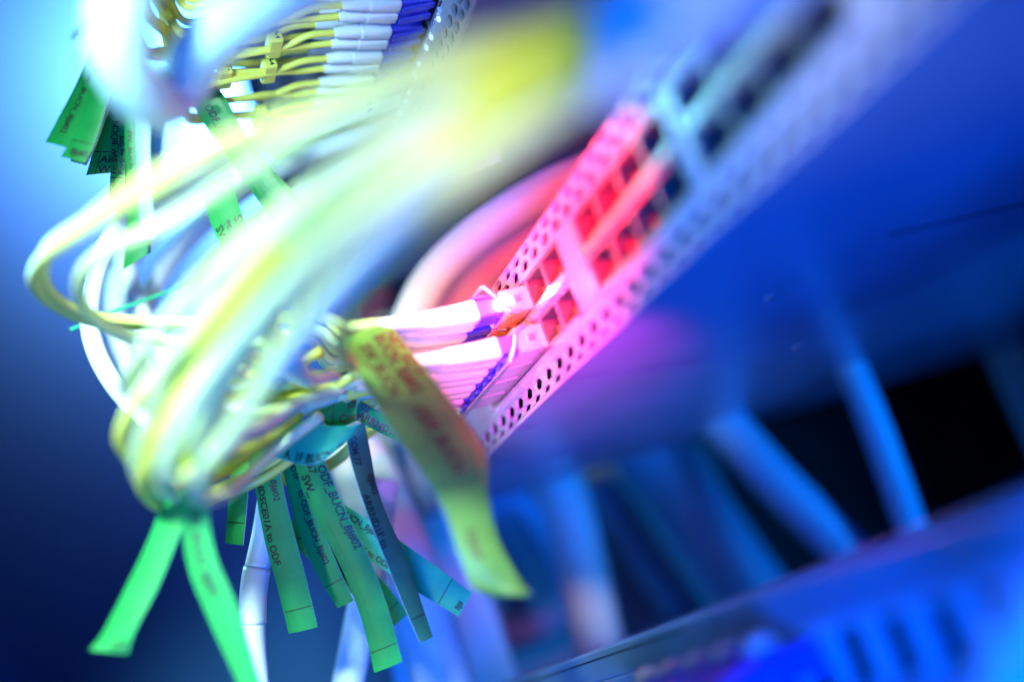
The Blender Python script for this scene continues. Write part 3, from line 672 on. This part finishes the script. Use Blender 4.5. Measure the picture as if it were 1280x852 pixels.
def jack(x):
    z0, z1 = LZ - 29.5, LZ - 11
    m = MB(); m.box((x - 8.5, -0.4, z0), (x - 6.0, 3, z1), 0.3); m.box((x + 6.0, -0.4, z0), (x + 8.5, 3, z1), 0.3)
    m.box((x - 6.0, -0.2, z1 - 3), (x + 6.0, 3, z1)); m.box((x - 6.0, -0.2, z0), (x + 6.0, 3, z0 + 2))
    o = m.build('jack', MT['bluecable'], t)
    b = MB(); b.box((x - 6.6, 20, z0 + 1), (x + 6.6, 22, z1 - 2)); b.box((x - 7, 3.01, z0 + 1), (x - 6.6, 22, z1 - 2)); b.box((x + 6.6, 3.01, z0 + 1), (x + 7, 22, z1 - 2))
    b.box((x - 6.6, 3.01, z0 + 0.6), (x + 6.6, 20, z0 + 1)); b.box((x - 6.6, 3.01, z1 - 2), (x + 6.6, 20, z1 - 1.6)); b.build('socket', MT['dark'], o)  # socket walls coloured black to deepen the shade in the hole
for k in range(14): jack(13.8 + k * 17.2)
def plug(x, label, ext):
    p = thing('network_plug', (x, 0, LZ - 20), label, 'plug', 'blue plugs in the lower device')
    z = LZ - 18.5
    MB().box((x - 5.8, -12, z - 4), (x + 5.8, 14, z + 4), 0.6).build('plug_body', MT['plug'], p)
    R = []
    for i in range(13):
        q = i / 12; R.append(ring((x, -11.5 - 20 * q, z - 3 * q * q), 6.6 - 3.0 * q, 6.2 - 2.8 * q, 3.2 - q))
    V, F = loft(R); mesh_obj('boot', V, F, MT['plug'], p, True)
    N = 12; R = []
    for i in range(7):
        a = math.pi * i / 6; R.append(ring((x, -12 - 4.2 * math.cos(a), z + 6.8), max(0.05, 3.4 * math.sin(a)), max(0.05, 2.6 * math.sin(a)), 2))
    V, F = loft(R); mesh_obj('latch_cover', V, F, MT['white'], p, True)
    pts = [Vector((x, -30, z - 3)), Vector((x - 4, -50, z - 8)), Vector((x - 14, -75, z - 26)), Vector((x - 30, -90, z - 70)), Vector((x - 40, -95, z - 160))]
    tube('cord', spline(pts, 6), 2.9, MT['plug'], p, 10)
for k, lb in enumerate(('leftmost', 'second', 'third', 'fourth', 'rightmost')):
    plug(31 + k * 17.2, lb + ' of the five blue plugs with bright latch bumps on the lower device', k)
cable('light blue cable lying along the bottom right beneath the jacks', [(1060, 860, 300), (1120, 835, 290), (1190, 818, 280), (1260, 800, 270), (1340, 770, 262)], 5.0, 'bluecable')
cable('bright pale cable in the bottom right corner, very near', [(1250, 900, 190), (1262, 850, 190), (1280, 800, 190), (1310, 740, 190)], 4.2, 'white')

# ------------------------------------------------------------------ label flags
D_ = 415
label_flag('short green label at the left of the hanging row', [((291, 545, 412), (313, 545, 412)), ((288, 600, 413), (311, 600, 411)), ((284, 650, 414), (307, 651, 411)), ((282, 678, 414), (304, 681, 411))], 'green',
  [('Fr: SW_ ODF', 0.12, 0.12, 2.1, 0)], [0.80])
label_flag('long straight green label reading to ODF, second in the hanging row', [((313, 540, 410), (344, 540, 408)), ((318, 600, 410), (352, 600, 408)), ((330, 670, 411), (366, 660, 409)), ((346, 730, 412), (382, 720, 410)), ((361, 791, 413), (397, 783, 411))], 'green',
  [('SW_HDSCE01A to ODF', 0.14, 0.12, 3.0, 0), ('BUCN_BJ#02', 0.08, 0.62, 2.8, 0)], [0.89])
label_flag('curved green label tucked between the two longest ones', [((345, 548, 420), (368, 548, 418)), ((357, 600, 420), (381, 592, 418)), ((372, 660, 421), (398, 646, 419)), ((398, 720, 422), (422, 706, 420)), ((422, 759, 423), (442, 750, 421))], 'green',
  [('ARRND1F', 0.03, 0.45, 2.6, 0), ('to ODF_BUCN_BJ#02', 0.30, 0.5, 2.6, 0)], [0.86])
label_flag('longest green label with torn blue corner reading SW and BJ#02', [((364, 560, 407), (396, 552, 405)), ((378, 610, 406), (415, 598, 404)), ((402, 660, 406), (438, 650, 404)), ((432, 720, 407), (465, 705, 405)), ((454, 780, 408), (487, 766, 406)), ((468, 840, 409), (503, 826, 407))], 'green',
  [('SW_', 0.12, 0.12, 3.4, 0), ('67', 0.08, 0.42, 3.2, 0), ('ODF_BUCN_BJ#02', 0.10, 0.72, 3.3, 0)], [0.915])
label_flag('narrow twisted slate label reading ARRND1F to', [((432, 535, 402), (456, 528, 402)), ((437, 570, 400), (463, 566, 404)), ((448, 610, 399), (470, 604, 404)), ((462, 650, 400), (482, 640, 404)), ((486, 710, 402), (508, 698, 405)), ((504, 755, 403), (524, 745, 406)), ((525, 803, 404), (541, 795, 406))], 'slate',
  [('COM 77', 0.04, 0.15, 2.5, 0), ('ARRND1F to', 0.30, 0.06, 3.0, 0), ('BJ#02', 0.22, 0.62, 2.7, 0)], [0.89])
label_flag('bright teal label slanting right behind the slate one', [((396, 655, 430), (414, 620, 430)), ((450, 692, 429), (470, 655, 429)), ((515, 735, 428), (535, 700, 428)), ((573, 770, 427), (590, 740, 427))], 'teal',
  [('SW_BUCN to ODF', 0.10, 0.10, 2.6, 0), ('BUCN_BJ#02', 0.10, 0.70, 2.6, 0), ('BJ#', 0.985, 0.2, 2.4, 90)], [0.86])
label_flag('dark teal label slanting behind the longest green one', [((352, 668, 436), (372, 640, 436)), ((400, 710, 436), (425, 680, 436)), ((450, 750, 435), (475, 722, 435)), ((487, 786, 434), (511, 766, 434))], 'green', [('SW_BUCN_BJ#02', 0.1, 0.3, 2.6, 0)], [0.9])
label_flag('blurred green label pointing down left with a folded blue tip', [((205, 610, 360), (246, 612, 358)), ((192, 660, 358), (226, 664, 356)), ((162, 725, 355), (198, 732, 353)), ((130, 788, 352), (170, 786, 350)), ((112, 812, 350), (160, 816, 350))], 'green', [('ODF', 0.985, 0.5, 3.0, 90)])
label_flag('blurred dark green label falling to the bottom edge', [((232, 585, 352), (262, 590, 352)), ((228, 650, 350), (262, 648, 350)), ((236, 710, 349), (272, 700, 349)), ((262, 775, 348), (298, 760, 348)), ((300, 860, 347), (326, 850, 347)), ((312, 900, 347), (340, 890, 347))], 'green', [('SW_BUCN_BJ#02', 0.15, 0.35, 3.0, 0)])
label_flag('large blurred lime label drooping in front of the connectors', [((424, 428, 372), (486, 404, 384)), ((448, 470, 362), (518, 446, 374)), ((488, 535, 352), (562, 500, 362)), ((528, 592, 344), (606, 562, 352)), ((556, 640, 340), (610, 618, 346)), ((572, 690, 338), (622, 672, 342)), ((590, 732, 338), (648, 722, 338)), ((606, 742, 340), (664, 742, 334))], 'lime',
  [('BUCN_BJ#02', 0.04, 0.55, 4.2, 0), ('SW_BUCN', 0.06, 0.24, 4.2, 0), ('NET_0Z1F', 0.04, 0.78, 4.0, 0), ('ODF_BUCN', 0.36, 0.40, 4.2, 0), ('ODF', 0.78, 0.3, 4.0, 0)], ink=MT['redink'])
label_flag('tiny lime label end poking out beside the large lime one', [((570, 590, 410), (586, 575, 410)), ((582, 610, 409), (604, 596, 409)), ((596, 628, 408), (607, 604, 408))], 'lime', [('BJ', 0.6, 0.3, 3.0, 90)], [0.45], ink=MT['redink'])
label_flag('green label reading To and Con at the knot of cords', [((392, 522, 404), (400, 492, 408)), ((420, 534, 402), (424, 494, 406)), ((446, 526, 401), (446, 500, 404))], 'green', [('To', 0.98, 0.55, 3.2, 90), ('Con', 0.60, 0.12, 3.2, 0)], [0.45], ink=MT['redink'])
label_flag('teal label curling forward below the knot, text along its lower edge', [((318, 560, 396), (332, 520, 402)), ((352, 574, 392), (366, 524, 398)), ((392, 580, 388), (408, 532, 393)), ((424, 560, 390), (446, 530, 392)), ((440, 540, 395), (450, 522, 396))], 'teal', [('SW_A_1F BUCN_BJ', 0.12, 0.04, 3.0, 0)])
label_flag('olive label reading ARRND1F to ODF slanting right from the knot', [((440, 522, 408), (450, 500, 408)), ((470, 538, 410), (480, 518, 410)), ((506, 556, 412), (514, 538, 412)), ((545, 580, 414), (552, 562, 414))], 'green', [('ARRND1F to ODF', 0.05, 0.16, 3.0, 0), ('02', 0.03, 0.62, 3.0, 0)], ink=MT['redink'])
label_flag('small teal label glimpsed behind the left loops', [((196, 528, 400), (206, 486, 400)), ((222, 522, 402), (232, 484, 402)), ((255, 500, 404), (262, 470, 404))], 'teal')
label_flag('pale blue label beside the label knot', [((300, 545, 400), (318, 505, 402)), ((335, 548, 398), (348, 512, 400)), ((372, 540, 396), (382, 510, 398))], 'icelabel', [('SW_BUC', 0.1, 0.3, 2.6, 0)])
label_flag('green label sliver under the yellow cords at the knot', [((318, 500, 410), (340, 470, 412)), ((350, 490, 410), (362, 468, 412)), ((400, 476, 412), (408, 462, 414))], 'green')
# upper group
UL = 'labels hanging from the upper cords'
label_flag('blurred dark green label, leftmost of the upper fan', [((122, 40, 400), (140, 60, 396)), ((98, 100, 398), (122, 112, 394)), ((72, 150, 396), (102, 160, 392)), ((57, 178, 395), (86, 186, 391))], 'dimgreen', [('SW_BUCN_BJ#02', 0.3, 0.4, 2.6, 0)], group=UL)
label_flag('green label with bright centre, second of the upper fan', [((128, 60, 392), (146, 80, 390)), ((112, 120, 391), (134, 128, 389)), ((92, 170, 390), (120, 176, 388)), ((76, 196, 390), (106, 204, 388))], 'dimgreen', [('BJ#02', 0.95, 0.25, 2.6, 90)], [0.82], group=UL)
label_flag('sharp green label with boxed letters AIS and WTF at its foot', [((134, 100, 414), (158, 104, 414)), ((126, 150, 415), (152, 152, 415)), ((116, 190, 415), (146, 190, 415)), ((108, 219, 415), (141, 216, 415))], 'green',
  [('BUCN', 0.62, 0.95, 3.0, 180), ('AIS', 0.88, 0.42, 3.1, 90), ('WTF', 0.99, 0.42, 3.1, 90)], [0.76], [(0.36, 0.76, 1.0)], group=UL)
label_flag('sharp green label reading Fr and SW_BUCN upward, tallest boxed foot', [((141, 110, 410), (160, 112, 410)), ((140, 170, 410), (158, 170, 410)), ((138, 220, 410), (156, 221, 410)), ((136, 251, 410), (155, 253, 410))], 'green',
  [('Fr: SW_BUCN', 0.76, 0.46, 2.6, 180), ('Port: ge 0/0', 0.76, 0.95, 2.4, 180), ('WTF', 0.89, 0.10, 2.5, 90), ('AIS', 0.99, 0.10, 2.5, 90)], [0.79, 0.90], group=UL)
label_flag('long green label hanging lowest in the upper group', [((156, 120, 398), (172, 124, 398)), ((156, 180, 398), (172, 182, 398)), ((160, 240, 398), (176, 242, 398)), ((158, 300, 398), (188, 290, 398)), ((154, 337, 398), (184, 318, 398))], 'dimgreen', [('SW_BUCN_BJ#02', 0.2, 0.3, 2.4, 0)], [0.80], group=UL)
label_flag('shiny label, blue light coloured in, beside the long green one', [((168, 120, 392), (190, 122, 392)), ((170, 180, 392), (188, 182, 392)), ((174, 240, 392), (190, 242, 392)), ((177, 302, 392), (196, 298, 392))], 'icelabel', [('BUCN', 0.96, 0.1, 2.0, 90)], group=UL)  # pale blue colour stands for blue light on this label
label_flag('dark blue-green label at the right of the upper group', [((186, 120, 402), (206, 122, 402)), ((188, 170, 402), (206, 172, 402)), ((188, 215, 402), (202, 214, 402)), ((182, 245, 402), (198, 240, 402))], 'icelabel', group=UL)
label_flag('small blurred dark label in the top left corner of the fan', [((128, -20, 375), (142, -8, 375)), ((112, 12, 374), (130, 18, 374)), ((94, 36, 373), (112, 38, 373)), ((88, 50, 373), (104, 48, 373))], 'slate', group=UL)
label_flag('wide green label slanting right beneath the upper cords', [((238, 112, 425), (268, 104, 425)), ((246, 140, 425), (284, 126, 425)), ((284, 195, 424), (314, 180, 424)), ((338, 272, 423), (368, 242, 423)), ((380, 325, 422), (405, 295, 422))], 'dimgreen', [('ODF_BUCN', 0.1, 0.3, 3.0, 0)], [0.42])
label_flag('green label reading SW_BU and ge 0/0 in the white glare', [((250, 235, 428), (290, 215, 428)), ((262, 275, 427), (297, 250, 427)), ((282, 320, 426), (316, 298, 426)), ((312, 372, 426), (344, 348, 426))], 'green',
  [('SW_BUCN', 0.38, 0.72, 3.6, 0), ('ge 0/0/1', 0.36, 0.42, 3.6, 0), ('SW_BUCN', 0.36, 0.08, 3.6, 0)])
label_flag('narrow green label between the fan and the boxed letters', [((132, 80, 402), (150, 92, 402)), ((112, 140, 402), (132, 148, 402)), ((96, 180, 402), (118, 186, 402)), ((88, 202, 402), (108, 207, 402))], 'slate', [('SW_BUCN', 0.5, 0.3, 2.4, 0)], [0.86], group=UL)
label_flag('green sliver peeking below the boxed labels', [((160, 130, 420), (176, 132, 420)), ((154, 200, 420), (172, 202, 420)), ((148, 250, 420), (168, 248, 420)), ((146, 266, 420), (166, 264, 420))], 'green', group=UL)
label_flag('dark green label crossing behind the long one of the upper group', [((170, 130, 408), (190, 132, 408)), ((170, 200, 408), (192, 202, 408)), ((172, 270, 408), (190, 268, 408)), ((170, 326, 408), (188, 316, 408))], 'slate', [('ODF_BUCN', 0.3, 0.3, 2.4, 0)], [0.88], group=UL)
